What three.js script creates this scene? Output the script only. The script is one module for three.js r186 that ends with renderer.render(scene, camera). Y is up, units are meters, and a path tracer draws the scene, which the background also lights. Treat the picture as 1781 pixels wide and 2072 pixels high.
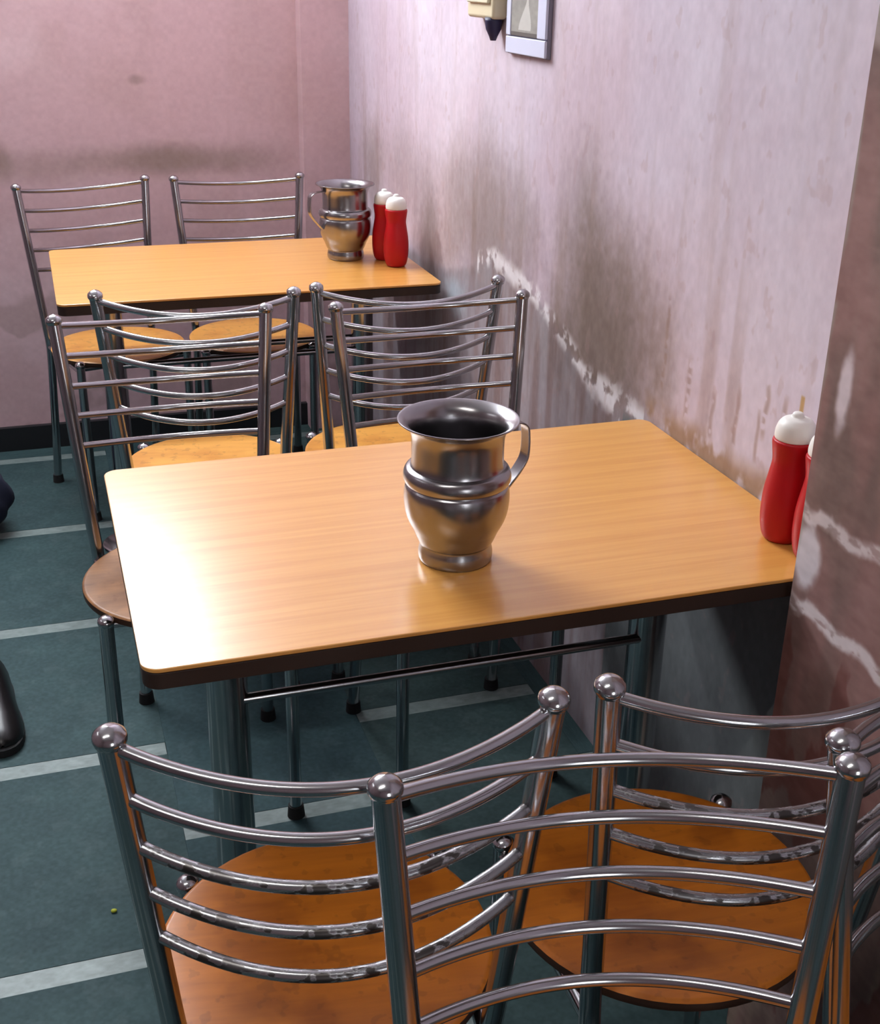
import * as THREE from 'three';
import { RoundedBoxGeometry } from 'three/addons/geometries/RoundedBoxGeometry.js';
import { mergeGeometries } from 'three/addons/utils/BufferGeometryUtils.js';
import { RectAreaLightUniformsLib } from 'three/addons/lights/RectAreaLightUniformsLib.js';

/* ---------- camera, exposure, lights (units metres, y up, floor at y = 0) ---------- */
const scene = new THREE.Scene();
scene.background = new THREE.Color(0x000000);
const camera = new THREE.PerspectiveCamera(45.384, 1781 / 2072, 0.05, 30);
camera.position.set(-0.057, 1.4591, 1.1951);
camera.rotation.set(-0.4172, -0.3212, 0.01946, 'YXZ');
const renderer = new THREE.WebGLRenderer({ antialias: true });
renderer.toneMapping = THREE.LinearToneMapping;
renderer.toneMappingExposure = 1.17;
renderer.shadowMap.enabled = true;
RectAreaLightUniformsLib.init();

// three fluorescent tubes: where, length, axis, which way the light faces, radiance
const TUBES = [
  { at: [-0.25, 2.72, -2.15], len: 1.2, axis: 'x', face: [0, -1, 0], I: 160, glow: 16, col: [0.88, 0.94, 1.0],
    name: 'tube_lamp', label: 'fluorescent tube lamp on the ceiling close to the pink back wall' },
  { at: [-0.75, 2.72, 1.0], len: 1.2, axis: 'x', face: [0, -1, 0], I: 88, glow: 26, col: [1.0, 0.97, 0.92],
    name: 'tube_lamp', label: 'fluorescent tube lamp on the ceiling above the near chairs' },
  { at: [-2.11, 2.2, -1.1], len: 1.2, axis: 'z', face: [0.75, -0.66, 0], I: 14, glow: 10, col: [0.94, 0.97, 1.0],
    name: 'tube_lamp', label: 'fluorescent tube lamp on the far left wall outside the picture' },
];

// frosted ventilator window high in the back wall: centre, size, radiance
const VENT = { x: -0.36, y: 2.42, w: 1.3, h: 0.5, I: 27, glow: 25, col: [0.9, 0.95, 1.0] };
const DOOR = { I: 2.2, glow: 3, col: [0.95, 0.97, 1.0] };   // frosted door pane behind the camera

/* ---------- helpers ---------- */
let seed = 7;
const rnd = () => { seed = (seed * 1664525 + 1013904223) >>> 0; return seed / 4294967296; };
const used = {};
function numbered(n) { const k = used[n] = (used[n] ?? -1) + 1; return k ? n + '_' + String(k).padStart(3, '0') : n; }
function shade(o) { o.traverse((m) => { if (m.isMesh) { m.castShadow = true; m.receiveShadow = true; } }); return o; }
function tag(o, label, category, group) { o.userData = { label, category }; if (group) o.userData.group = group; return o; }
function part(name, geo, mat, parent) { const m = new THREE.Mesh(geo, mat); m.name = name; m.castShadow = m.receiveShadow = true; parent.add(m); return m; }
function thing(name, at, turn = 0) { const g = new THREE.Group(); g.name = numbered(name); g.position.set(...at); g.rotation.y = turn; scene.add(g); return g; }
function structure(name, o) { o.name = name; o.userData.kind = 'structure'; shade(o); scene.add(o); return o; }
const V = (x, y, z) => new THREE.Vector3(x, y, z);
function tube(pts, r, seg = 40, rad = 14) { return new THREE.TubeGeometry(new THREE.CatmullRomCurve3(pts.map((p) => V(...p)), false, 'centripetal'), seg, r, rad); }
function lathe(pts, seg = 48) { return new THREE.LatheGeometry(pts.map(([r, y]) => new THREE.Vector2(Math.max(r, 1e-5), y)), seg); }
const clamp = (x, a = 0, b = 1) => Math.min(b, Math.max(a, x));
const sstep = (a, b, x) => { const t = clamp((x - a) / (b - a)); return t * t * (3 - 2 * t); };
// lattice value noise
const LAT = new Float32Array(65536);
for (let i = 0; i < 65536; i++) LAT[i] = rnd();
const hsh = (x, y, s) => LAT[((Math.imul(x, 73856093) ^ Math.imul(y, 19349663) ^ Math.imul(s, 83492791)) >>> 3) & 65535];
function vn(x, y, s = 0) {
  const xi = Math.floor(x), yi = Math.floor(y); let u = x - xi, v = y - yi; u = u * u * (3 - 2 * u); v = v * v * (3 - 2 * v);
  const a = hsh(xi, yi, s), b = hsh(xi + 1, yi, s), c = hsh(xi, yi + 1, s), d = hsh(xi + 1, yi + 1, s);
  return a + (b - a) * u + (c - a) * v + (a - b - c + d) * u * v;
}
function fbm(x, y, o = 4, s = 0) { let f = 0, w = 0.5, t = 0; for (let i = 0; i < o; i++) { f += w * vn(x, y, s + i); t += w; x *= 2.03; y *= 2.03; w *= 0.5; } return f / t; }
function texture(w, h, fn, srgb = true) {                       // fn(u, v) -> [r, g, b] 0..255
  const d = new Uint8Array(w * h * 4);
  for (let j = 0; j < h; j++) for (let i = 0; i < w; i++) {
    const c = fn((i + 0.5) / w, (j + 0.5) / h), k = (j * w + i) * 4;
    d[k] = clamp(c[0], 0, 255); d[k + 1] = clamp(c[1], 0, 255); d[k + 2] = clamp(c[2], 0, 255); d[k + 3] = 255;
  }
  const t = new THREE.DataTexture(d, w, h); t.magFilter = THREE.LinearFilter; t.minFilter = THREE.LinearMipmapLinearFilter; t.generateMipmaps = true;
  t.wrapS = t.wrapT = THREE.MirroredRepeatWrapping; if (srgb) t.colorSpace = THREE.SRGBColorSpace; t.needsUpdate = true; return t;
}
const mix = (a, b, t) => [a[0] + (b[0] - a[0]) * t, a[1] + (b[1] - a[1]) * t, a[2] + (b[2] - a[2]) * t];
// uv of a geometry from its positions
function uvBy(geo, fn) {
  const p = geo.attributes.position, uv = new Float32Array(p.count * 2);
  for (let i = 0; i < p.count; i++) { const [u, v] = fn(p.getX(i), p.getY(i), p.getZ(i)); uv[2 * i] = u; uv[2 * i + 1] = v; }
  geo.setAttribute('uv', new THREE.BufferAttribute(uv, 2)); return geo;
}

/* ---------- materials ---------- */
const grainBump = texture(512, 512, (u, v) => { const g = 255 * (0.6 * fbm(u * 60, v * 60, 3, 5) + 0.4 * fbm(u * 9, v * 9, 3, 15)); return [g, g, g]; }, false);
const steelRough = texture(256, 256, (u, v) => { const g = 255 * (0.55 + 0.45 * fbm(u * 8, v * 40, 4, 31)); return [g, g, g]; }, false);
const steel = new THREE.MeshStandardMaterial({ color: new THREE.Color(0.47, 0.475, 0.49), metalness: 1, roughness: 0.23, roughnessMap: steelRough });
// plating with dull scabs on the low rungs
const wornMap = texture(512, 128, (u, v) => {
  const n = fbm(u * 34, v * 7, 4, 41), p = sstep(0.53, 0.61, n) * sstep(0.3, 0.6, fbm(u * 7, v * 2, 2, 44));
  return mix([168, 169, 172], [62, 57, 54], p * 0.8);
});
const wornRough = texture(512, 128, (u, v) => { const n = sstep(0.46, 0.58, fbm(u * 34, v * 7, 4, 41)); const g = 70 + 50 * n; return [g, g, g]; }, false);
const wornSteel = new THREE.MeshStandardMaterial({ map: wornMap, metalness: 0.92, roughness: 0.8, roughnessMap: wornRough });
const jugSteel = new THREE.MeshStandardMaterial({ color: new THREE.Color(0.32, 0.31, 0.32), metalness: 1, roughness: 0.25 });
const rubber = new THREE.MeshStandardMaterial({ color: 0x141416, roughness: 0.8 });
const laminate = new THREE.MeshPhysicalMaterial({
  map: texture(1024, 1024, (u, v) => {
    const g = fbm(u * 5 + 0.4 * fbm(u * 3, v * 6, 2, 50), v * 130, 4, 51), f = fbm(u * 14, v * 420, 2, 55), b = fbm(u * 2.2, v * 11, 3, 58);
    return mix(mix([222, 160, 80], [204, 136, 58], sstep(0.25, 0.75, g) * 0.55 + (f - 0.5) * 0.35), [230, 172, 92], b * 0.4);
  }), roughness: 0.3, clearcoat: 0.8, clearcoatRoughness: 0.26,
});
const edgeBrown = new THREE.MeshStandardMaterial({ color: 0x2c1b12, roughness: 0.6 });
function seatMap(base, dark, s) {
  return texture(512, 512, (u, v) => {
    const ring = fbm(u * 5 + 1.3 * fbm(u * 2, v * 2, 3, s), v * 46, 4, s + 3), st = sstep(0.52, 0.74, fbm(u * 4.5, v * 4.5, 5, s + 9)), sp = sstep(0.66, 0.74, fbm(u * 30, v * 30, 3, s + 12));
    return mix(mix(base, dark, ring * 0.5 + st * 0.4), [70, 40, 16], sp * 0.14);
  });
}
const seatWood = new THREE.MeshPhysicalMaterial({ map: seatMap([206, 122, 34], [140, 74, 18], 70), roughness: 0.4, clearcoat: 0.12, clearcoatRoughness: 0.3, specularIntensity: 0.7 });
const seatWoodLit = new THREE.MeshPhysicalMaterial({ map: seatMap([226, 164, 76], [190, 122, 48], 90), roughness: 0.36, clearcoat: 0.35, clearcoatRoughness: 0.3 });  // same seat wood with the brighter far light put into its colour
const seatDark = new THREE.MeshPhysicalMaterial({ map: seatMap([168, 118, 72], [112, 74, 42], 110), roughness: 0.45, clearcoat: 0.1, clearcoatRoughness: 0.3, specularIntensity: 0.6 });
const seatEdge = new THREE.MeshStandardMaterial({ color: 0x3c2212, roughness: 0.6 });
const redPlastic = new THREE.MeshPhysicalMaterial({ color: new THREE.Color(0.44, 0.003, 0.008), roughness: 0.42, specularIntensity: 0.7 });
const whitePlastic = new THREE.MeshStandardMaterial({ color: 0xe6e4de, roughness: 0.45 });

/* ---------- walls ---------- */
const WX = 0.92, BZ = -2.79, PZ = -2.72, LX = -2.15, FZ = 2.6, CH = 2.85;
// stains and painted light on the right wall, in (z, y): centre, radii, colour, strength
const blot = (z, y, cz, cy, rz, ry, s, soft = 0.55) => {
  const d = Math.hypot((z - cz) / rz, (y - cy) / ry), n = fbm(z * 9, y * 5, 5, s) - 0.5, f = fbm(z * 60, y * 60, 3, s + 7) - 0.5;
  return sstep(1 + soft, 1 - soft, d + n * 1.0 + f * 0.35);
};
const salt = [[-2.9, 0.74], [-1.8, 0.76], [-1.6, 0.80], [-1.40, 0.858], [-1.369, 0.852], [-1.174, 0.842], [-1.105, 0.832], [-0.95, 0.782], [-0.845, 0.75], [-0.757, 0.742], [-0.616, 0.733]];
function alongY(line, z) { for (let i = 1; i < line.length; i++) if (z <= line[i][0]) { const t = (z - line[i - 1][0]) / (line[i][0] - line[i - 1][0]); return line[i - 1][1] + t * (line[i][1] - line[i - 1][1]); } return line[line.length - 1][1]; }
const RZ0 = -2.8, RZ1 = 0.4;
const rightMap = texture(1900, 1500, (u, v) => {
  const z = RZ0 + u * (RZ1 - RZ0), y = v * CH;
  let c = mix([202, 193, 206], [186, 169, 182], sstep(0.3, 0.7, fbm(z * 2.2, y * 1.7, 4, 101)));
  c = mix(c, [198, 174, 182], 0.34 * sstep(0.45, 0.7, fbm(z * 3.1, y * 2.3, 5, 111)));
  const run = fbm(z * 26, y * 2.2, 4, 121), fine = fbm(z * 90, y * 60, 3, 131) - 0.5;
  const low = sstep(1.25, 0.7, y + 0.3 * (fbm(z * 4, y * 3, 4, 125) - 0.5));
  c = mix(c, [150, 128, 122], sstep(0.45, 0.85, run) * (0.16 + 0.38 * low) * (y < 0.72 ? 0.3 : 1));
  // greasy patches where backs rub; the shadow behind the far bottles is painted too
  const g = [[-1.47, 0.93, 0.24, 0.15, 140, 0.5], [-0.79, 0.85, 0.2, 0.18, 150, 0.85], [-2.44, 0.93, 0.09, 0.11, 160, 0.4], [-1.85, 0.80, 0.12, 0.12, 170, 0.5], [-1.06, 0.75, 0.10, 0.06, 180, 0.5], [-0.93, 1.06, 0.10, 0.12, 185, 0.25], [-2.05, 0.95, 0.2, 0.1, 188, 0.25]];
  for (const [cz, cy, rz, ry, s, a] of g) c = mix(c, [104, 86, 74], a * blot(z, y, cz, cy, rz, ry, s, 0.8));
  // wall below the damp line; under the near table its shade is painted teal-grey
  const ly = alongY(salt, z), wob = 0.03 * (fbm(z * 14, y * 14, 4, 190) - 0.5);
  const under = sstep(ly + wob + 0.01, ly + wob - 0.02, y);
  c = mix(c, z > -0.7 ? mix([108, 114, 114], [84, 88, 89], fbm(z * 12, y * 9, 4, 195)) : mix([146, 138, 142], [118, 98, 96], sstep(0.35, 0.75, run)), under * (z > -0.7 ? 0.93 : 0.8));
  // white salt crust along it
  const crust = sstep(0.035, 0.006, Math.abs(y - ly - wob * 1.6) * (z < -0.62 ? 1 : 2.2)) * sstep(0.38, 0.56, fbm(z * 40, y * 40, 4, 200));
  if (z > -1.5 && z < 0.02) c = mix(c, [226, 222, 224], crust * (z < -0.62 ? 0.85 : 0.12));
  c = mix(c, [176, 188, 198], 0.7 * blot(z, y, -1.66, 0.715, 0.07, 0.05, 210));  // pale blot paints the lit wall past the far table corner
  // tan dirt just over the near table and dribbles above it
  const tb = sstep(0.81 + wob, 0.765 + wob, y) * sstep(0.71, 0.74, y) * sstep(-0.66, -0.58, z) * sstep(0.3, 0.55, fbm(z * 30, y * 24, 4, 220)); c = mix(c, [140, 106, 74], tb * 0.75);
  for (const [dz, y0, y1, w] of [[-0.255, 0.84, 0.93, 0.004], [-0.27, 0.80, 0.88, 0.003], [-0.33, 0.80, 0.90, 0.004], [-0.40, 0.79, 0.87, 0.004], [-0.21, 0.83, 0.92, 0.004], [-0.48, 0.79, 0.9, 0.005], [-0.565, 0.82, 0.98, 0.004]]) {
    const off = dz + 0.006 * (vn(y * 40, dz * 90, 230) - 0.5); c = mix(c, [136, 108, 92], 0.45 * sstep(w * 2.4, w * 0.2, Math.abs(z - off)) * sstep(y0 - 0.01, y0 + 0.01, y) * sstep(y1 + 0.01, y1 - 0.02, y) * sstep(0.2, 0.5, vn(z * 100, y * 120, 232)));
  }
  c = mix(c, [176, 140, 80], 0.8 * sstep(0.006, 0.003, Math.abs(z + 0.171)) * sstep(0.904, 0.908, y) * sstep(0.934, 0.93, y));
  const sp = sstep(0.7, 0.78, fbm(z * 45, y * 30, 3, 240)); c = mix(c, [160, 130, 126], sp * 0.2);
  return [c[0] + fine * 16, c[1] + fine * 16, c[2] + fine * 16];
});
const saltP1 = [[-0.02, 0.855], [0.08, 0.852], [0.17, 0.857], [0.34, 0.85]], saltP2 = [[-0.02, 0.73], [0.08, 0.731], [0.2, 0.727], [0.34, 0.73]];
const pillarMap = texture(256, 1600, (u, v) => {
  const z = 0.01 + u * 0.33, y = v * CH;
  let c = mix([130, 106, 99], [110, 87, 81], sstep(0.35, 0.65, fbm(z * 12, y * 5, 5, 301)));
  c = mix(c, [156, 110, 106], sstep(0.5, 0.68, fbm(z * 8 + 3, y * 3.2, 4, 311)) * 0.5);
  c = mix(c, [158, 140, 120], sstep(0.55, 0.7, fbm(z * 9, y * 3, 4, 317)) * 0.6);
  c = mix(c, [190, 172, 170], 0.75 * sstep(1.34, 1.38, y + 0.3 * (fbm(z * 9, y * 6, 4, 321) - 0.5)) * (0.5 + 0.5 * fbm(z * 20, y * 10, 3, 323)));
  for (const [l, a] of [[saltP1, 0.75], [saltP2, 0.85]]) {
    const d = Math.abs(y - alongY(l, z) - 0.022 * (fbm(z * 30, 1, 4, 331) - 0.5));
    c = mix(c, [214, 206, 208], a * sstep(0.015, 0.005, d + 0.006 * (fbm(z * 40, y * 110, 3, 336) - 0.5)) * (0.45 + 0.55 * sstep(0.3, 0.5, fbm(z * 50, y * 110, 3, 337))));
  }
  c = mix(c, [198, 192, 198], 0.95 * blot(z, y, 0.036, 0.80, 0.022, 0.034, 341, 0.35));
  c = mix(c, [212, 200, 206], 0.85 * blot(z, y, 0.058, 1.025, 0.013, 0.05, 347, 0.4));
  c = mix(c, [150, 150, 140], 0.6 * sstep(0.022, 0.013, z + 0.006 * (vn(y * 30, 3, 351) - 0.5)) * sstep(0.35, 0.6, vn(y * 22, z * 90, 353)));
  c = mix(c, [104, 58, 52], 0.7 * sstep(0.52, 0.58, fbm(z * 14, y * 6, 5, 357)) * sstep(0.72, 0.68, y + 0.08 * (fbm(z * 12, y * 12, 3, 359) - 0.5)));
  const f = (fbm(z * 40, y * 90, 3, 361) - 0.5) * 20; return [c[0] + f, c[1] + f, c[2] + f];
});
const pinkPaint = (s, dirtAndShade) => texture(1024, 1024, (u, v) => {
  const x = u * 3.2, y = v * CH;
  let c = mix([212, 184, 188], [202, 170, 174], sstep(0.35, 0.65, fbm(x * 2.4, y * 2.4, 5, s)));
  c = mix(c, [190, 160, 160], 0.4 * sstep(0.5, 0.7, fbm(x * 5, y * 4, 4, s + 5)));
  if (dirtAndShade) {
    const X = x + LX;                                             // real x on the back wall
    for (const [cx, cy, rx, ry, q, a] of [[0.29, 0.905, 0.16, 0.035, 5, 0.6], [0.44, 0.90, 0.16, 0.04, 6, 0.65], [0.02, 0.89, 0.14, 0.04, 7, 0.45], [0.28, 1.139, 0.02, 0.011, 8, 0.6], [-0.14, 0.91, 0.03, 0.05, 9, 0.7], [0.6, 0.9, 0.1, 0.04, 12, 0.4]]) c = mix(c, [132, 112, 102], a * 0.75 * blot(X, y, cx, cy, rx, ry, s + q * 10, 0.8));
    const lowShade = sstep(0.56, 0.6, fbm(x * 3.5, y * 3.5, 5, s + 70)) * sstep(0.55, 0.5, y + 0.3 * (fbm(x * 6, y * 6, 4, s + 76) - 0.5));  // blotches painting in the shade of the low back wall
    c = mix(c, [140, 118, 110], 0.3 * lowShade);
  }
  const f = (fbm(x * 80, y * 80, 3, s + 80) - 0.5) * 14; return [c[0] + f, c[1] + f, c[2] + f];
});
const plaster = (map) => new THREE.MeshStandardMaterial({ map, roughness: 0.82, bumpMap: grainBump, bumpScale: 0.0015 });
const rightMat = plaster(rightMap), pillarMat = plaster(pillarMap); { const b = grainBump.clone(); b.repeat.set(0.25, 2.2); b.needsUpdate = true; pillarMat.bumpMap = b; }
const backMat = plaster(pinkPaint(400, true)), roomMat = plaster(pinkPaint(500, false));
roomMat.color.setRGB(0.3, 0.29, 0.3);   // the unseen walls are darkened so the steel reflects a dim room
const ceilMat = new THREE.MeshStandardMaterial({ color: 0xd6d4d6, roughness: 0.9 });
function slab(x0, x1, y0, y1, z0, z1) { const g = new THREE.BoxGeometry(x1 - x0, y1 - y0, z1 - z0); g.translate((x0 + x1) / 2, (y0 + y1) / 2, (z0 + z1) / 2); return g; }
const byZ = (x, y, z) => [(z - RZ0) / (RZ1 - RZ0), y / CH], byX = (x, y) => [(x - LX) / 3.2, y / CH];
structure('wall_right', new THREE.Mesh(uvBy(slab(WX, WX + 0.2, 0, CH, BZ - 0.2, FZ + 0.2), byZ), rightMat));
{
  const x0 = VENT.x - VENT.w / 2, x1 = VENT.x + VENT.w / 2, y0 = VENT.y - VENT.h / 2, y1 = VENT.y + VENT.h / 2;
  structure('wall_back', new THREE.Mesh(uvBy(mergeGeometries([slab(LX - 0.2, x0, 0, CH, BZ - 0.2, BZ), slab(x1, WX, 0, CH, BZ - 0.2, BZ), slab(x0, x1, 0, y0, BZ - 0.2, BZ), slab(x0, x1, y1, CH, BZ - 0.2, BZ)]), byX), backMat));
  const wn = new THREE.Group(), fm = new THREE.MeshStandardMaterial({ color: 0x8e8a86, roughness: 0.5 });
  const gm = new THREE.MeshStandardMaterial({ color: 0xb0b4b8, emissive: new THREE.Color(...VENT.col), emissiveIntensity: VENT.glow, roughness: 0.6 });
  for (const [a, b, c, d] of [[x0, x1, y0, y0 + 0.03], [x0, x1, y1 - 0.03, y1], [x0, x0 + 0.03, y0 + 0.03, y1 - 0.03], [x1 - 0.03, x1, y0 + 0.03, y1 - 0.03], [x0 + 0.42, x0 + 0.445, y0 + 0.03, y1 - 0.03], [x1 - 0.445, x1 - 0.42, y0 + 0.03, y1 - 0.03]]) part('frame_bar', slab(a, b, c, d, BZ - 0.06, BZ - 0.015), fm, wn);
  for (const [a, b] of [[x0 + 0.03, x0 + 0.42], [x0 + 0.445, x1 - 0.445], [x1 - 0.42, x1 - 0.03]]) part('pane', slab(a, b, y0 + 0.03, y1 - 0.03, BZ - 0.045, BZ - 0.037), gm, wn);
  structure('window_1', wn);
  const L = new THREE.RectAreaLight(new THREE.Color(...VENT.col), VENT.I, VENT.w - 0.06, VENT.h - 0.06); L.position.set(VENT.x, VENT.y, BZ - 0.008); L.lookAt(VENT.x, VENT.y, 0); scene.add(L);
}
structure('trim_1', new THREE.Mesh(uvBy(slab(0.771, WX, 0, CH, BZ, PZ), byX), backMat));
structure('trim_2', new THREE.Mesh(uvBy(slab(0.811, WX, 0, CH, 0.015, 0.33), (x, y, z) => [(z - 0.01) / 0.33, y / CH]), pillarMat));
structure('wall_left', new THREE.Mesh(uvBy(slab(LX - 0.2, LX, 0, CH, BZ, FZ + 0.2), (x, y, z) => [z / 3.2, y / CH]), roomMat));
{ // front wall with a door whose frosted pane lets the daylight in
  const [x0, x1, h] = [0.02, 0.82, 2.05];
  structure('wall_front', new THREE.Mesh(uvBy(mergeGeometries([slab(LX, x0, 0, CH, FZ, FZ + 0.2), slab(x1, WX, 0, CH, FZ, FZ + 0.2), slab(x0, x1, h, CH, FZ, FZ + 0.2)]), byX), roomMat));
  const dr = new THREE.Group(), wood = new THREE.MeshStandardMaterial({ color: 0x4a3528, roughness: 0.6 });
  for (const q of [[x0, x0 + 0.14, 0.003, h], [x1 - 0.14, x1, 0.003, h], [x0 + 0.14, x1 - 0.14, 0.003, 0.6], [x0 + 0.14, x1 - 0.14, 1.55, h]]) part('door_panel', slab(...q, FZ + 0.03, FZ + 0.07), wood, dr);
  part('pane', slab(x0 + 0.14, x1 - 0.14, 0.6, 1.55, FZ + 0.045, FZ + 0.055), new THREE.MeshStandardMaterial({ color: 0xb0b4b8, emissive: new THREE.Color(...DOOR.col), emissiveIntensity: DOOR.glow, roughness: 0.6 }), dr);
  structure('door_1', dr);
  const L = new THREE.RectAreaLight(new THREE.Color(...DOOR.col), DOOR.I, 0.5, 0.93); L.position.set(0.42, 1.075, FZ + 0.04); L.lookAt(0.42, 1.075, 0); scene.add(L);
}
structure('ceiling', new THREE.Mesh(slab(LX - 0.2, WX + 0.2, CH, CH + 0.15, BZ - 0.2, FZ + 0.2), ceilMat));
structure('baseboard_back', new THREE.Mesh(slab(LX, 0.771, 0, 0.078, BZ, BZ + 0.02), new THREE.MeshStandardMaterial({ color: 0x14161a, roughness: 0.5 })));

/* ---------- floor: staggered teal tiles with pale strips between their ends ---------- */
const floor = new THREE.Group();
part('floor_slab', slab(LX - 0.2, WX + 0.2, -0.15, -0.006, BZ - 0.2, FZ + 0.2), new THREE.MeshStandardMaterial({ color: 0x1d2a2c, roughness: 0.8 }), floor);
const tileMaps = [600, 640, 680].map((s, k) => texture(256, 384, (u, v) => {
  const a = fbm(u * 5, v * 7, 5, s), b = fbm(u * 60, v * 80, 2, s + 9) - 0.5, w = sstep(0.62, 0.72, fbm(u * 11, v * 15, 4, s + 20));
  const c = mix(mix([54, 80, 83], [41, 64, 69], a), [64, 84, 87], w * 0.4); return [c[0] + b * 16 + k * 2, c[1] + b * 16, c[2] + b * 16 - k * 2];
}));
const tileMats = tileMaps.map((map) => new THREE.MeshPhysicalMaterial({ map, roughness: 0.7, specularIntensity: 0.45 }));
const stripMat = new THREE.MeshStandardMaterial({ map: texture(256, 32, (u, v) => { const n = fbm(u * 26, v * 5, 4, 720); return mix([134, 150, 148], [96, 110, 108], n); }), roughness: 0.5 });
const CW = 0.4, ROW = 0.575, SW = 0.044;
const tileGeos = {};
for (let i = -6; i < 3; i++) {
  const x0 = Math.max(LX, 0.08 + (i - 0) * CW), x1 = Math.min(WX, 0.08 + (i + 1) * CW); if (x1 - x0 < 0.02) continue;
  for (let j = -4; j < 7; j++) {
    const zs = -0.952 + (i & 1 ? 0 : 0.28) + j * ROW;             // strip centre, tile in front of it
    const z0 = Math.max(BZ, zs + SW / 2), z1 = Math.min(FZ, zs + ROW - SW / 2);
    if (z1 - z0 > 0.02) {
      const k = [x1 - x0, z1 - z0].map((q) => q.toFixed(3)).join();
      const g = tileGeos[k] ??= new THREE.BoxGeometry(x1 - x0 - 0.0003, 0.014, z1 - z0 - 0.0004);
      part('tile', g, tileMats[(i * 5 + j * 3 + 60) % 3], floor).position.set((x0 + x1) / 2, -0.007, (z0 + z1) / 2);
    }
    if (zs - SW / 2 > BZ && zs + SW / 2 < FZ) {
      const g = tileGeos['s' + (x1 - x0).toFixed(3)] ??= new THREE.BoxGeometry(x1 - x0 - 0.002, 0.0136, SW - 0.001);
      part('pale_strip', g, stripMat, floor).position.set((x0 + x1) / 2, -0.0075, zs);
    }
  }
}
structure('floor', floor);

/* ---------- lamps ---------- */
for (const t of TUBES) {
  const g = thing(t.name, t.at); tag(g, t.label, 'lamp');
  const f = V(...t.face).normalize(), alongX = t.axis === 'x';
  const back = t.name && t.face[1] === -1 ? [0, 1, 0] : alongX ? [0, 0, -1] : [-1, 0, 0];
  const house = new RoundedBoxGeometry(alongX ? t.len + 0.06 : 0.045, 0.05, alongX ? 0.045 : t.len + 0.06, 2, 0.006);
  const d = t.face[1] === -1 ? CH - 0.026 - t.at[1] : alongX ? t.at[2] - BZ - 0.024 : t.at[0] - LX - 0.024;
  part('batten', house, whitePlastic, g).position.set(back[0] * d, back[1] * d, back[2] * d);
  const glow = new THREE.MeshStandardMaterial({ color: 0x888888, emissive: new THREE.Color(...t.col), emissiveIntensity: t.glow, roughness: 0.5 });
  const tg = new THREE.CylinderGeometry(0.013, 0.013, t.len, 20); tg.rotateZ(Math.PI / 2); if (!alongX) tg.rotateY(Math.PI / 2);
  part('tube', tg, glow, g);
  for (const s of [-1, 1]) {
    const lg = new RoundedBoxGeometry(0.02, 0.034, 0.034, 2, 0.004); if (!alongX) lg.rotateY(Math.PI / 2);
    const h = part('lamp_holder', lg, whitePlastic, g); h.position.set(alongX ? s * (t.len / 2 + 0.008) : 0, 0, alongX ? 0 : s * (t.len / 2 + 0.008));
    const ag = new RoundedBoxGeometry(0.012, 0.012, 0.012, 1, 0.002); ag.scale(back[0] ? d / 0.012 : 1, back[1] ? d / 0.012 : 1, back[2] ? d / 0.012 : 1);
    part('holder_arm', ag, whitePlastic, g).position.set(h.position.x + back[0] * d / 2, back[1] * d / 2, h.position.z + back[2] * d / 2);
  }
  const L = new THREE.RectAreaLight(new THREE.Color(...t.col), t.I, t.len, 0.03);
  const P = V(...t.at).addScaledVector(f, 0.016); L.position.copy(P); 
  if (!alongX) L.up.set(0, 1, 0); else if (f.y < -0.99) L.up.set(0, 0, 1);
  L.lookAt(P.clone().add(f)); scene.add(L);
}

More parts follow.
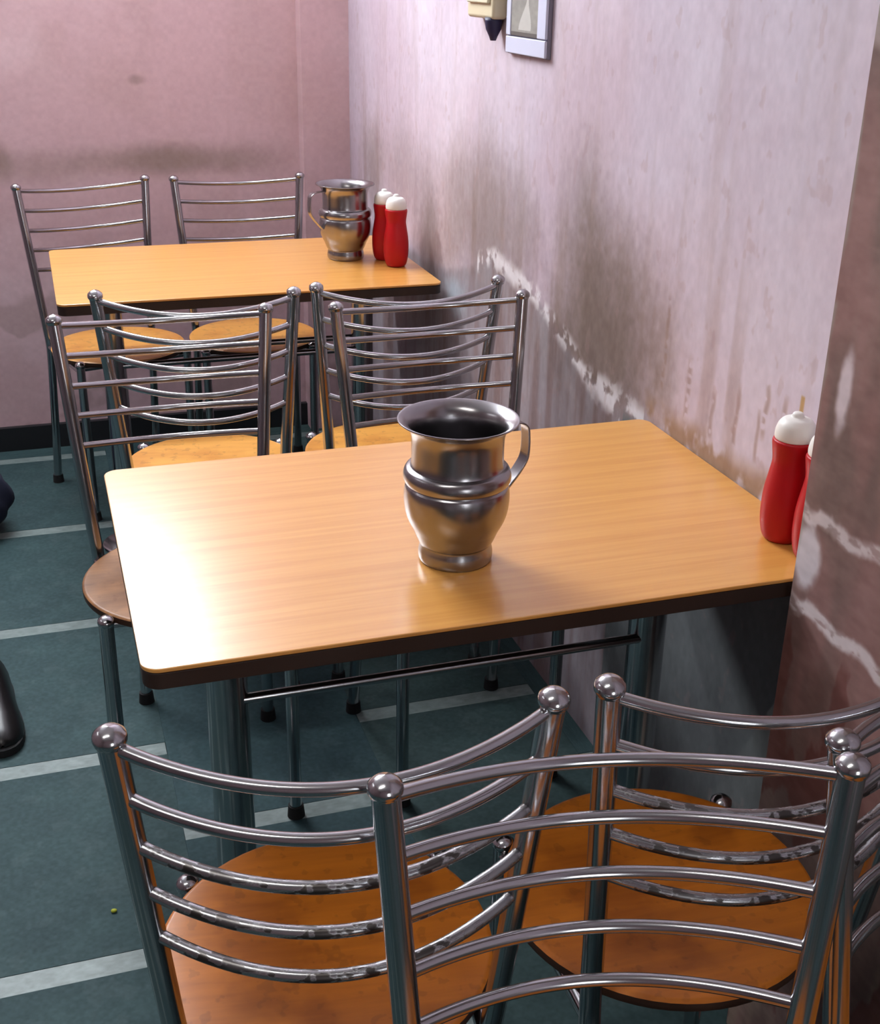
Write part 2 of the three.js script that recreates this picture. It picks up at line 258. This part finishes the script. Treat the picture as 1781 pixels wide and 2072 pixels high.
/* ---------- tables ---------- */
const TW = 0.918, TD = 0.61, TH = 0.75;
function roundRect(w, d, r) {
  const s = new THREE.Shape(), x = w / 2, y = d / 2;
  s.moveTo(-x + r, -y); s.lineTo(x - r, -y); s.absarc(x - r, -y + r, r, -Math.PI / 2, 0); s.lineTo(x, y - r); s.absarc(x - r, y - r, r, 0, Math.PI / 2);
  s.lineTo(-x + r, y); s.absarc(-x + r, y - r, r, Math.PI / 2, Math.PI); s.lineTo(-x, -y + r); s.absarc(-x + r, -y + r, r, Math.PI, 1.5 * Math.PI); return s;
}
function makeTable() {
  const t = thing('dining_table', [0, 0, 0]);                     // base centre on the floor
  const top = new THREE.ExtrudeGeometry(roundRect(TW - 0.003, TD - 0.003, 0.02), { depth: 0.003, bevelEnabled: true, bevelThickness: 0.0012, bevelSize: 0.0015, bevelSegments: 2, curveSegments: 8 });
  top.rotateX(-Math.PI / 2); top.translate(0, TH - 0.0042, 0); uvBy(top, (x, y, z) => [x / 1.0, z / 1.0]);
  part('table_top', top, laminate, t);
  const core = new THREE.ExtrudeGeometry(roundRect(TW - 0.004, TD - 0.004, 0.02), { depth: 0.019, bevelEnabled: true, bevelThickness: 0.001, bevelSize: 0.001, bevelSegments: 1, curveSegments: 8 });
  core.rotateX(-Math.PI / 2); core.translate(0, TH - 0.0262, 0); part('edge_band', core, edgeBrown, t);
  for (const s of [-1, 1]) {
    const x = s * 0.33;
    const leg = part('leg', new THREE.CylinderGeometry(0.0295, 0.0295, TH - 0.0272 - 0.018, 40), steel, t); leg.position.set(x, (TH - 0.0272 - 0.012 + 0.006) / 2, 0);
    const br = part('bracket', new RoundedBoxGeometry(0.05, 0.012, 0.44, 2, 0.003), steel, t); br.position.set(x, TH - 0.0272 - 0.006, 0);
    const fl = part('floor_plate', lathe([[0.001, 0], [0.075, 0], [0.077, 0.003], [0.072, 0.008], [0.034, 0.012], [0.0297, 0.016]]), steel, t); fl.position.set(x, 0, 0);
  }
  for (const [y, z] of [[0.536, -0.016], [0.510, 0.014]]) part('cross_rod', tube([[-0.31, y, z], [0, y, z], [0.31, y, z]], 0.0078, 10), steel, t);
  return t;
}
const table = tag(makeTable(), 'near wooden table with one steel jug at its middle, its left end catching the glare', 'table', 'dining tables along the right wall');
table.position.set(0.459, 0, -0.305);
const table2 = table.clone(); table2.name = numbered('dining_table'); scene.add(table2); table2.position.set(0.4275, 0, -1.956);
tag(table2, 'far wooden table in front of the pink wall, holding jug and two red bottles together', 'table', 'dining tables along the right wall');

/* ---------- chairs ---------- */
const KY = 0.886, KX = 0.1855, KZ = -0.1895, SY = 0.45, SX = 0.1532, SZ = -0.1434, R = 0.0118;
const kt = (y) => (KY - y) / (KY - SY);
const bx = (y) => KX + (SX - KX) * kt(y), bz = (y) => KZ + (SZ - KZ) * kt(y);
const capGeo = lathe([[R, -0.006], [R + 0.0005, -0.004], [R + 0.0022, -0.002], [R + 0.0026, 0.001], [R + 0.0018, 0.0055], [R * 0.8, 0.0095], [R * 0.45, 0.0118], [0.0001, 0.0126]], 28);
function upright(s) {
  const p = [[s * KX, KY, KZ]];
  for (const y of [0.78, 0.66, 0.56, 0.5]) p.push([s * bx(y), y, bz(y)]);
  p.push([s * SX, 0.45, SZ - 0.001], [s * 0.1525, 0.4, SZ - 0.006], [s * 0.154, 0.3, -0.162], [s * 0.156, 0.15, -0.183], [s * 0.158, 0.012, -0.203]);
  return tube(p, R, 60, 20);
}
function makeChair() {
  const c = thing('dining_chair', [0, 0, 0]);
  for (const s of [-1, 1]) {
    const u = part('back_upright', upright(s), steel, c);
    const k = part('end_cap', capGeo, steel, u); k.position.set(s * KX, KY, KZ); k.rotation.x = -0.1;
    const f = part('rubber_foot', new THREE.CylinderGeometry(0.0145, 0.0165, 0.024, 20), rubber, u); f.position.set(s * 0.158, 0.012, -0.203);
    const leg = part('front_leg', new THREE.CylinderGeometry(R, R, 0.442, 20).translate(s * 0.153, 0.235, 0.1335), steel, c);
    part('end_cap', capGeo, steel, leg).position.set(s * 0.153, 0.457, 0.1335);
    part('rubber_foot', new THREE.CylinderGeometry(0.0145, 0.0165, 0.024, 20), rubber, leg).position.set(s * 0.153, 0.012, 0.1335);
    part('side_rail', tube([[s * 0.153, 0.4413, 0.1335], [s * 0.153, 0.4413, 0], [s * SX, 0.4413, SZ]], 0.009, 8, 12), steel, c);
  }
  part('cross_rail', tube([[-0.153, 0.4413, 0.11], [0, 0.4413, 0.11], [0.153, 0.4413, 0.11]], 0.0088, 8, 12), steel, c);
  part('cross_rail', tube([[-0.153, 0.4413, -0.09], [0, 0.4413, -0.09], [0.153, 0.4413, -0.09]], 0.0088, 8, 12), steel, c);
  [0.8786, 0.8246, 0.770, 0.716, 0.6605].forEach((h, i) => {
    const pts = [], n = 12;
    for (let k = 0; k <= n; k++) { const w = -1 + 2 * k / n, q = 1 - w * w; pts.push([w * bx(h), h - 0.0182 * q, bz(h) - 0.0607 * q]); }
    part('rung', tube(pts, 0.0061, 44, 14), steel, c);
  });
  const RS = 0.186, st = uvBy(lathe([[0.0001, 0.4640], [0.06, 0.4644], [0.12, 0.4655], [0.155, 0.4663], [RS - 0.006, 0.4663], [RS - 0.0022, 0.4655], [RS, 0.463]], 64), (x, y, z) => [x / 0.4 + 0.5, z / 0.4 + 0.5]);
  const seat = part('seat', st, seatWood, c); seat.position.z = 0.006;
  part('seat_edge', lathe([[RS, 0.463], [RS + 0.0003, 0.458], [RS, 0.4525], [RS - 0.003, 0.4505], [0.0001, 0.4505]], 64), seatEdge, seat);
  return c;
}
const proto = makeChair();
let first = true;
function chair(x, z, a, face, label, group, o = {}) {
  const c = first ? proto : proto.clone();
  if (!first) { c.name = numbered('dining_chair'); scene.add(c); }
  first = false;
  c.position.set(x, 0, z); c.rotation.set(0, face > 0 ? -a : Math.PI - a, 0);
  tag(c, label, 'chair', group);
  let k = 0;
  c.children.forEach((p) => { if (p.name === 'seat') p.material = o.seat ?? seatWood; if (p.name === 'rung') p.material = ++k > 2 && o.worn ? wornSteel : steel; });
  return c;
}
const G1 = 'steel ladder-back chairs with round wooden seats';
chair(0.1634, 0.163, 0.1324, -1, 'steel chair at the near table\'s front, the left one, in front of the jug', G1, { worn: 1 });
chair(0.5666, 0.1848, 0.0201, -1, 'steel chair beside the brown pier with scabby worn lower rungs, tucked to the near table', G1, { worn: 1 });
chair(0.291, 0.6783, 0.2138, 1, 'nearest steel chair, its shiny rungs arching upward across the foot of the picture', G1);
chair(0.7253, 0.6750, -0.08, 1, 'steel chair cut off by the right edge, only left post and rung ends seen', G1);
chair(0.1374, -0.8001, 0.0152, 1, 'steel chair behind the near table on the left, seat rim showing past the tabletop', G1, { seat: seatDark });
chair(0.64, -0.7775, -0.0151, 1, 'steel chair behind the near table on the right, seen just over the steel jug', G1);
chair(0.2495, -1.3125, 0.169, -1, 'steel chair at the far table\'s front left, its rungs sagging with bright white shine', G1, { seat: seatWoodLit });
chair(0.6464, -1.2985, 0.059, -1, 'steel chair at the far table\'s front right, its right post near the salt-stained wall', G1, { seat: seatWoodLit });
chair(0.1302, -2.3116, -0.2606, 1, 'steel chair behind the far table on the left, turned askew against the pink wall', G1, { seat: seatWoodLit });
chair(0.5197, -2.3197, 0.0291, 1, 'steel chair behind the far table on the right, next to the far jug', G1, { seat: seatWoodLit });

/* ---------- jugs ---------- */
function makeJug() {
  const j = thing('steel_jug', [0, 0, 0]);
  const out = [[0.0001, 0.001], [0.043, 0.001], [0.0445, 0], [0.0475, 0.002], [0.0488, 0.007], [0.0486, 0.014], [0.0472, 0.0205], [0.0468, 0.0255], [0.0495, 0.033], [0.0560, 0.0445], [0.0624, 0.057], [0.0665, 0.07], [0.0682, 0.084], [0.0682, 0.096], [0.0668, 0.1045], [0.0650, 0.1075], [0.0642, 0.11],
    [0.0630, 0.125], [0.0605, 0.131], [0.0593, 0.137], [0.0590, 0.15], [0.0593, 0.167], [0.0608, 0.176], [0.0645, 0.184], [0.0705, 0.1895], [0.0764, 0.1922], [0.0775, 0.1932], [0.0770, 0.1946]];
  const inn = [[0.0756, 0.1945], [0.0698, 0.1916], [0.0635, 0.186], [0.0596, 0.178], [0.0578, 0.168], [0.0575, 0.15], [0.0578, 0.137], [0.0615, 0.126], [0.064, 0.11], [0.0664, 0.09], [0.0645, 0.068], [0.055, 0.042], [0.046, 0.024], [0.03, 0.019], [0.0001, 0.018]];
  const smooth = (a) => new THREE.SplineCurve(a.map(([x, y]) => new THREE.Vector2(x, y))).getPoints(a.length * 4).map((p) => [p.x, p.y]);
  part('body', lathe([...smooth(out), ...smooth(inn)], 96), jugSteel, j);
  part('collar', lathe(smooth([[0.0636, 0.109], [0.0668, 0.1102], [0.0690, 0.114], [0.0696, 0.119], [0.0686, 0.1245], [0.0660, 0.129], [0.0625, 0.131], [0.0600, 0.1318]]), 96), jugSteel, j);
  // flat strap: out from under the rim, straight down, then slanting in to the collar
  const path = [[0.0605, 0.1770], [0.0760, 0.1772], [0.0930, 0.1745], [0.1005, 0.1680], [0.1028, 0.155], [0.1030, 0.1330], [0.1012, 0.1235], [0.0920, 0.1090], [0.0685, 0.0830]];
  const cv = new THREE.CatmullRomCurve3(path.map(([x, y]) => V(x, y, 0)), false, 'centripetal', 0.3), n = 60, hw = 0.0100, th = 0.0012, pos = [], idx = [];
  for (let i = 0; i <= n; i++) {
    const p = cv.getPointAt(i / n), t = cv.getTangentAt(i / n), nx = t.y, ny = -t.x;
    for (const [a, b] of [[-1, 0.7], [-0.85, 1], [0.85, 1], [1, 0.7], [1, -0.7], [0.85, -1], [-0.85, -1], [-1, -0.7]]) pos.push(p.x - nx * b * th, p.y - ny * b * th, a * hw);
    if (i) for (let k = 0; k < 8; k++) { const A = (i - 1) * 8 + k, B = (i - 1) * 8 + (k + 1) % 8, C = i * 8 + k, D = i * 8 + (k + 1) % 8; idx.push(A, B, C, B, D, C); }
  }
  let hg = new THREE.BufferGeometry(); hg.setAttribute('position', new THREE.Float32BufferAttribute(pos, 3)); hg.setIndex(idx); hg = hg.toNonIndexed();
  hg.computeVertexNormals(); uvBy(hg, (x, y, z) => [y * 10, z * 10]);
  part('handle', hg, jugSteel, j);
  return j;
}
const jug = tag(makeJug(), 'large steel jug with flared rim at the middle of the near table', 'jug', 'steel water jugs');
jug.position.set(0.422, TH, -0.178); jug.rotation.y = 0.2;
const jug2 = jug.clone(); jug2.name = numbered('steel_jug'); scene.add(jug2); jug2.position.set(0.722, TH, -1.985); jug2.rotation.set(0, Math.PI + 0.22, 0);
tag(jug2, 'small-looking steel jug on the far table with its handle turned left', 'jug', 'steel water jugs');

/* ---------- sauce bottles ---------- */
function makeBottle() {
  const b = thing('sauce_bottle', [0, 0, 0]);
  const sm = (a) => new THREE.SplineCurve(a.map(([x, y]) => new THREE.Vector2(x, y))).getPoints(a.length * 5).map((p) => [p.x, p.y]);
  part('body', lathe([[0.0001, 0.002], [0.018, 0.002], ...sm([[0.020, 0], [0.0245, 0.003], [0.0285, 0.012], [0.0318, 0.032], [0.0325, 0.052], [0.0315, 0.074], [0.0283, 0.096], [0.0258, 0.113], [0.0257, 0.122], [0.0276, 0.136], [0.0288, 0.1455], [0.0278, 0.1498], [0.0235, 0.1515]])], 48), redPlastic, b);
  part('cap', lathe(sm([[0.0225, 0.1505], [0.0262, 0.1512], [0.0270, 0.157], [0.0262, 0.165], [0.0236, 0.173], [0.0185, 0.179], [0.0120, 0.1815], [0.0085, 0.183], [0.0070, 0.187], [0.0045, 0.189], [0.0001, 0.1895]]), 40), whitePlastic, b);
  return b;
}
const bot = tag(makeBottle(), 'red sauce bottle with white cap on the near table\'s wall end, the fully seen one', 'bottle', 'red sauce bottles');
bot.position.set(0.874, TH, -0.112); bot.scale.y = 0.97;
function bottle(x, z, label) { const b = bot.clone(); b.name = numbered('sauce_bottle'); scene.add(b); b.position.set(x, TH, z); tag(b, label, 'bottle', 'red sauce bottles'); }
bottle(0.881, -0.044, 'red sauce bottle mostly hidden behind the brown pier, only a thin red strip showing');
bottle(0.826, -1.862, 'red sauce bottle on the far table, the front one of the pair');
bottle(0.818, -1.946, 'red sauce bottle on the far table, the back one half hidden by its twin');

/* ---------- board and box on the right wall ---------- */
{
  const z0 = -1.335, z1 = -1.12, y0 = 1.303, y1 = 1.66, g = thing('wall_board', [WX, y0, (z0 + z1) / 2]);
  tag(g, 'pale blue rimmed board with grey inset plates hanging high on the right wall', 'board');
  const w = z1 - z0, h = y1 - y0, rim = new THREE.MeshStandardMaterial({ color: 0xc9cce0, roughness: 0.45 });
  part('backing', new RoundedBoxGeometry(0.008, h, w, 2, 0.002), new THREE.MeshStandardMaterial({ color: 0x7c798a, roughness: 0.6 }), g).position.set(-0.004, h / 2, 0);
  for (const [cy, sy] of [[0.018, 0.032], [h - 0.03, 0.052]]) part('frame_bar', new RoundedBoxGeometry(0.006, sy, w - 0.004, 2, 0.002), rim, g).position.set(-0.0105, cy, 0);
  for (const [a, b] of [[-w / 2 + 0.002, -w / 2 + 0.026], [w / 2 - 0.045, w / 2 - 0.002]]) part('frame_bar', new RoundedBoxGeometry(0.006, h - 0.094, b - a, 2, 0.002), rim, g).position.set(-0.0105, (h - 0.022) / 2, (a + b) / 2);
  const pm = new THREE.MeshStandardMaterial({ roughness: 0.5, map: texture(128, 96, (u, v) => {
    let c = mix([158, 156, 148], [122, 120, 114], fbm(u * 5, v * 5, 4, 801));
    if (Math.abs(u - 0.56 + 0.12 * (0.5 - v)) < 0.2 * sstep(0.95, 0.2, v) + 0.03 && v > 0.16 && v < 0.92) c = mix(c, [204, 202, 196], 0.7);
    if (v < 0.1) c = mix(c, [76, 70, 66], 0.8);
    return c;
  }) });
  const pw = w - 0.073;
  for (const [a, b] of [[0.036, 0.112], [0.119, 0.21], [0.217, 0.298]]) {
    const pl = uvBy(new RoundedBoxGeometry(0.005, b - a, pw, 2, 0.0015), (x, y, z) => [z / pw + 0.5, y / (b - a) + 0.5]);
    part('inset_plate', pl, pm, g).position.set(-0.0095, (a + b) / 2, -0.0095);
  }
}
{
  const g = thing('wall_box', [WX, 1.366, -1.44]); tag(g, 'small beige box on the right wall with a dark blue plug below', 'box');
  const beige = new THREE.MeshStandardMaterial({ color: 0xcfc3a4, roughness: 0.5 });
  part('housing', new RoundedBoxGeometry(0.034, 0.16, 0.16, 3, 0.008), beige, g).position.set(-0.017, 0.08, 0);
  part('lid', new RoundedBoxGeometry(0.008, 0.12, 0.13, 2, 0.003), new THREE.MeshStandardMaterial({ color: 0xd9d2b8, roughness: 0.45 }), g).position.set(-0.037, 0.09, 0);
  part('plug', lathe([[0.0001, -0.042], [0.006, -0.042], [0.009, -0.034], [0.016, -0.02], [0.019, -0.004], [0.019, 0.003], [0.0001, 0.003]], 24), new THREE.MeshStandardMaterial({ color: 0x252347, roughness: 0.5 }), g).position.set(-0.0195, 0, 0.05);
}

/* ---------- things cut by the left edge ---------- */
{
  const g = thing('black_shoe', [-0.243, 0, -1.15], -1.5); tag(g, 'black shoe on the floor cut off by the left edge of the picture', 'shoe');
  const ring = (x, w, h, n = 20) => { const a = []; for (let i = 0; i < n; i++) { const t = i / n * 2 * Math.PI, c = Math.cos(t), s = Math.sin(t); a.push([x, 0.018 + (h - 0.018) * (s > 0 ? Math.pow(s, 0.8) : 0) - (s < 0 ? 0.006 * -s : 0), c * w * (s > 0 ? 1 - 0.25 * s : 1)]); } return a; };
  const loft = (rs) => { const n = rs[0].length, p = rs.flat(2), ix = []; for (let i = 1; i < rs.length; i++) for (let k = 0; k < n; k++) { const a = (i - 1) * n + k, b = (i - 1) * n + (k + 1) % n, c = i * n + k, d = i * n + (k + 1) % n; ix.push(a, b, c, b, d, c); } const q = new THREE.BufferGeometry(); q.setAttribute('position', new THREE.Float32BufferAttribute(p, 3)); q.setIndex(ix); q.computeVertexNormals(); uvBy(q, (x, y, z) => [x * 5, z * 5]); return q; };
  const leather = new THREE.MeshStandardMaterial({ color: 0x0c0b0c, roughness: 0.35, side: THREE.DoubleSide });
  part('upper', loft([ring(-0.14, 0.004, 0.03), ring(-0.135, 0.028, 0.085), ring(-0.1, 0.036, 0.105), ring(-0.04, 0.038, 0.1), ring(0.01, 0.042, 0.075), ring(0.06, 0.047, 0.058), ring(0.105, 0.042, 0.048), ring(0.128, 0.025, 0.038), ring(0.135, 0.004, 0.025)]), leather, g);
  const sole = new THREE.Shape(); sole.moveTo(-0.14, 0); sole.bezierCurveTo(-0.14, 0.045, -0.09, 0.036, -0.03, 0.034); sole.bezierCurveTo(0.04, 0.05, 0.14, 0.055, 0.142, 0); sole.bezierCurveTo(0.14, -0.055, 0.04, -0.05, -0.03, -0.036); sole.bezierCurveTo(-0.09, -0.036, -0.14, -0.045, -0.14, 0);
  const sg = new THREE.ExtrudeGeometry(sole, { depth: 0.016, bevelEnabled: true, bevelSize: 0.002, bevelThickness: 0.001, bevelSegments: 1 }); sg.rotateX(-Math.PI / 2); sg.translate(0, 0.001, 0);
  part('sole', sg, rubber, g);
}
{
  const g = thing('cloth_bag', [-0.385, 0, -2.14]); tag(g, 'dark navy cloth bag slumped on the floor at the left edge near the back wall', 'bag');
  const s = new THREE.SphereGeometry(1, 48, 32), p = s.attributes.position;
  for (let i = 0; i < p.count; i++) {
    let x = p.getX(i), y = p.getY(i), z = p.getZ(i); const a = Math.atan2(z, x), k = 1 + 0.05 * Math.sin(a * 7 + y * 3) + 0.03 * Math.sin(a * 13 - y * 5);
    const b = y < 0 ? 1 : 1 - 0.28 * y * y; p.setXYZ(i, x * 0.18 * k * b, Math.max(0.001, 0.1 + y * 0.16 * (y < 0 ? 0.65 : 1)), z * 0.13 * k * b);
  }
  s.computeVertexNormals(); part('sack', s, new THREE.MeshStandardMaterial({ color: 0x14182e, roughness: 0.95 }), g);
  part('tied_neck', lathe([[0.0001, 0.235], [0.03, 0.238], [0.026, 0.255], [0.03, 0.275], [0.042, 0.295], [0.036, 0.297], [0.0001, 0.28]], 24), new THREE.MeshStandardMaterial({ color: 0x12152a, roughness: 0.95 }), g);
}

{
  const c = thing('food_crumb', [-0.058, 0, -0.498]); tag(c, 'tiny yellow crumb on the teal floor tile at the left', 'crumb');
  const g = new THREE.IcosahedronGeometry(0.004, 2), p = g.attributes.position; for (let i = 0; i < p.count; i++) { const k = 0.8 + 0.4 * vn(p.getX(i) * 500 + 9, p.getY(i) * 500 + p.getZ(i) * 300 + 9, 900); p.setXYZ(i, p.getX(i) * k * 1.2, p.getY(i) * k * 0.7 + 0.0026, p.getZ(i) * k); }
  g.computeVertexNormals(); part('morsel', g, new THREE.MeshStandardMaterial({ color: 0xa8b030, roughness: 0.7 }), c);
}
renderer.render(scene, camera);
